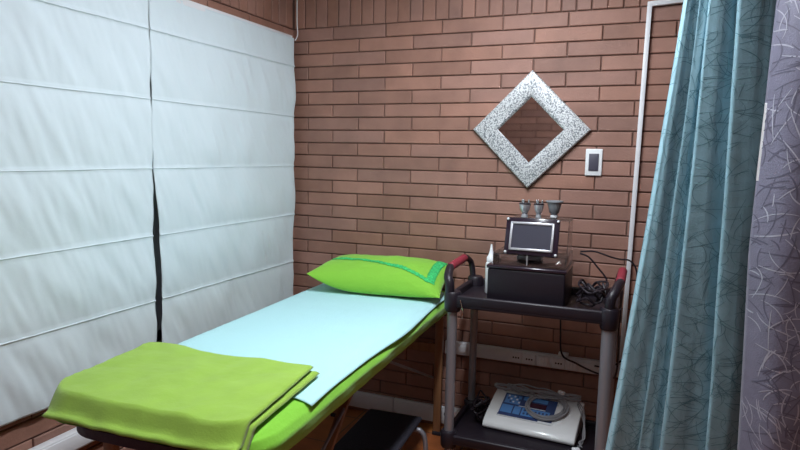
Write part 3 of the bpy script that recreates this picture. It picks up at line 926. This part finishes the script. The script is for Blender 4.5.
def make_curtain(name, label, fn, smax, ns, nzz, ztop, zbot, base, marks, nmarks, smarks, lens, width, seed, parent_loc, group=None, wmul=1.0):
    t = thing(name, label, 'curtain', parent_loc, group)
    bm = B()
    grid(bm, ns, nzz, lambda a, b: fn(a*smax, ztop+(zbot-ztop)*b), .0014)
    rnd = random.Random(seed)
    def nrm(s, z):
        e = .004*smax
        ds = fn(min(smax, s+e), z)-fn(max(0, s-e), z); dz = fn(s, z+.004)-fn(s, z-.004)
        n = ds.cross(dz)
        if n.y > 0: n = -n
        return n.normalized() if n.length > 1e-9 else Vector((0, -1, 0))
    sx = smarks                                        # s per metre
    for q in range(nmarks):
        s = rnd.uniform(0, smax); z = rnd.uniform(zbot+.2, ztop)
        L = rnd.uniform(*lens); a = rnd.uniform(0, 2*PI); curv = rnd.uniform(-1, 1)*1.6/L
        n = 11; st_ = L/n; pts = []
        for k in range(n+1):
            if not (0.001 < s < smax-.001 and zbot+.02 < z < ztop-.01): break
            pts.append((s, z)); s += math.cos(a)*st_*sx; z += math.sin(a)*st_; a += curv*st_
        if len(pts) < 4: continue
        w = rnd.uniform(.6, 1.2)*width
        mi = 1 if rnd.random() < marks else 2
        L1, L2 = [], []
        for k, (s_, z_) in enumerate(pts):
            p = fn(s_, z_); n_ = nrm(s_, z_)
            ka = pts[min(k+1, len(pts)-1)]; kb = pts[max(k-1, 0)]
            d = fn(*ka)-fn(*kb)
            side = n_.cross(d)
            if side.length < 1e-9: side = Vector((1, 0, 0))
            side.normalize()
            tw_ = w*math.sin(PI*(k+.6)/(len(pts)+.2))**.5*.5
            L1.append(bm.verts.new(p+n_*.0019+side*tw_)); L2.append(bm.verts.new(p+n_*.0019-side*tw_))
        for k in range(len(pts)-1):
            f = bm.faces.new([L1[k], L1[k+1], L2[k+1], L2[k]]); f.material_index = mi
    obj('fabric', bm, base, t, angle=180)
    return t
ct = make_curtain('curtain', 'teal satin curtain with thin leafy lines, left of the grey curtain', curtain_pt_teal, 4.0, 280, 90, 2.30, .03,
             [M['teal'], M['tealline'], M['teallight']], .80, 1700, 12, (.03, .09), .0016, 3, (1.9, -1.05, .03), 'pleated curtains on the rail')
cg = make_curtain('curtain', 'silvery grey curtain with curved embroidered strokes at the right edge', curtain_pt_grey, 1.0, 170, 80, 2.30, .03,
             [M['grey'], M['greyline'], M['greylight']], .55, 3400, .95, (.03, .11), .0034, 8, (2.5, -1.15, .03), 'pleated curtains on the rail')
# white selvage on the grey curtain's edge
bm = B()
def selv(a, b):
    z = 1.525-.19*a
    p = curtain_pt_grey(.0, z)
    return p+Vector((-.002+.007*b, -.004-.003*b, 0))
grid(bm, 24, 2, selv, .002)
obj('edge_tape', bm, M['white'], cg)['label'] = 'short white edge tape'
rl = thing('curtain_rail', 'white curtain rail fixed under the ceiling above both curtains', 'rail', (2.4, -1.09, 2.30))
bm = B(); tube(bm, [(1.70, -1.09, 2.335), (RX-.01, -1.09, 2.335)], .012, 12); obj('pole', bm, M['pvc'], rl)
for x in (1.76, 2.5, 3.2):
    bm = B(); box(bm, (x-.008, -1.098, 2.345), (x+.008, -1.082, RZ), .002); obj('bracket', bm, M['pvc'], rl)
for k in range(16):
    x = 1.86+k*.088
    bm = B(); tube(bm, [(x, -1.09+.017*math.cos(a_), 2.332+.021*math.sin(a_)) for a_ in [2*PI*i/14 for i in range(14)]], .0018, 6, closed=True)
    obj('ring', bm, M['white'], rl)

# ------------------------------------------------------------------ ceiling lamp, and a second one added for fill
def lamp(x, y, label, L=.6, m=None):
    t = thing('ceiling_lamp', label, 'ceiling light', (x, y, RZ), 'fluorescent battens on the ceiling')
    bm = B(); box(bm, (x-.05, y-L, RZ-.045), (x+.05, y+L, RZ-.0005), .006); obj('body', bm, M['lampbody'], t)
    bm = B(); tube(bm, [(x, y-L+.02, RZ-.068), (x, y+L-.02, RZ-.068)], .017, 14); obj('lamp_tube', bm, m or M['lamp'], t)
lamp(1.25, -1.15, 'fluorescent batten lamp on the ceiling over the middle of the room')
lamp(1.35, -2.65, 'added fill lamp, an unseen batten on the ceiling near the front wall', L=.4)  # invented second batten, out of view, added only for fill

# ------------------------------------------------------------------ light
def area(name, loc, size, power, col, rot=(0, 0, 0)):
    l = bpy.data.lights.new(name, 'AREA'); l.shape = 'RECTANGLE'; l.size, l.size_y = size; l.energy = power; l.color = col
    o = bpy.data.objects.new(name, l); C.objects.link(o); o.location = loc; o.rotation_euler = rot
    return o
area('ceiling_area_light', (1.25, -1.15, RZ-.092), (.10, 1.1), 36, (.88, .94, 1.0))
area('ceiling_area_light', (1.35, -2.65, RZ-.092), (.10, .7), 4, (.88, .94, 1.0))  # weak fill light under the added batten, no known source there
w = bpy.data.worlds.new('night'); sc.world = w; w.use_nodes = True
w.node_tree.nodes['Background'].inputs['Color'].default_value = (.012, .014, .02, 1)
w.node_tree.nodes['Background'].inputs['Strength'].default_value = 1

# ------------------------------------------------------------------ camera
cam = bpy.data.cameras.new('camera'); co = bpy.data.objects.new('camera', cam); C.objects.link(co)
F_PX = 612.52
cam.sensor_width = 36; cam.lens = F_PX/800*36; cam.clip_start = .02
r_ = Vector((.92668064, .37534233, .01952258)); u_ = Vector((-.06116012, .09934031, .99317216)); f_ = Vector((-.37084017, .92154742, -.11501273))
m4 = Matrix((( r_.x, u_.x, -f_.x, 1.79333883), (r_.y, u_.y, -f_.y, -2.88130121), (r_.z, u_.z, -f_.z, 1.38350834), (0, 0, 0, 1)))
co.matrix_world = m4
sc.camera = co

sc.view_settings.view_transform = 'Standard'; sc.view_settings.look = 'None'
sc.view_settings.gamma = 1; sc.view_settings.use_curve_mapping = False
sc.view_settings.exposure = 0.0
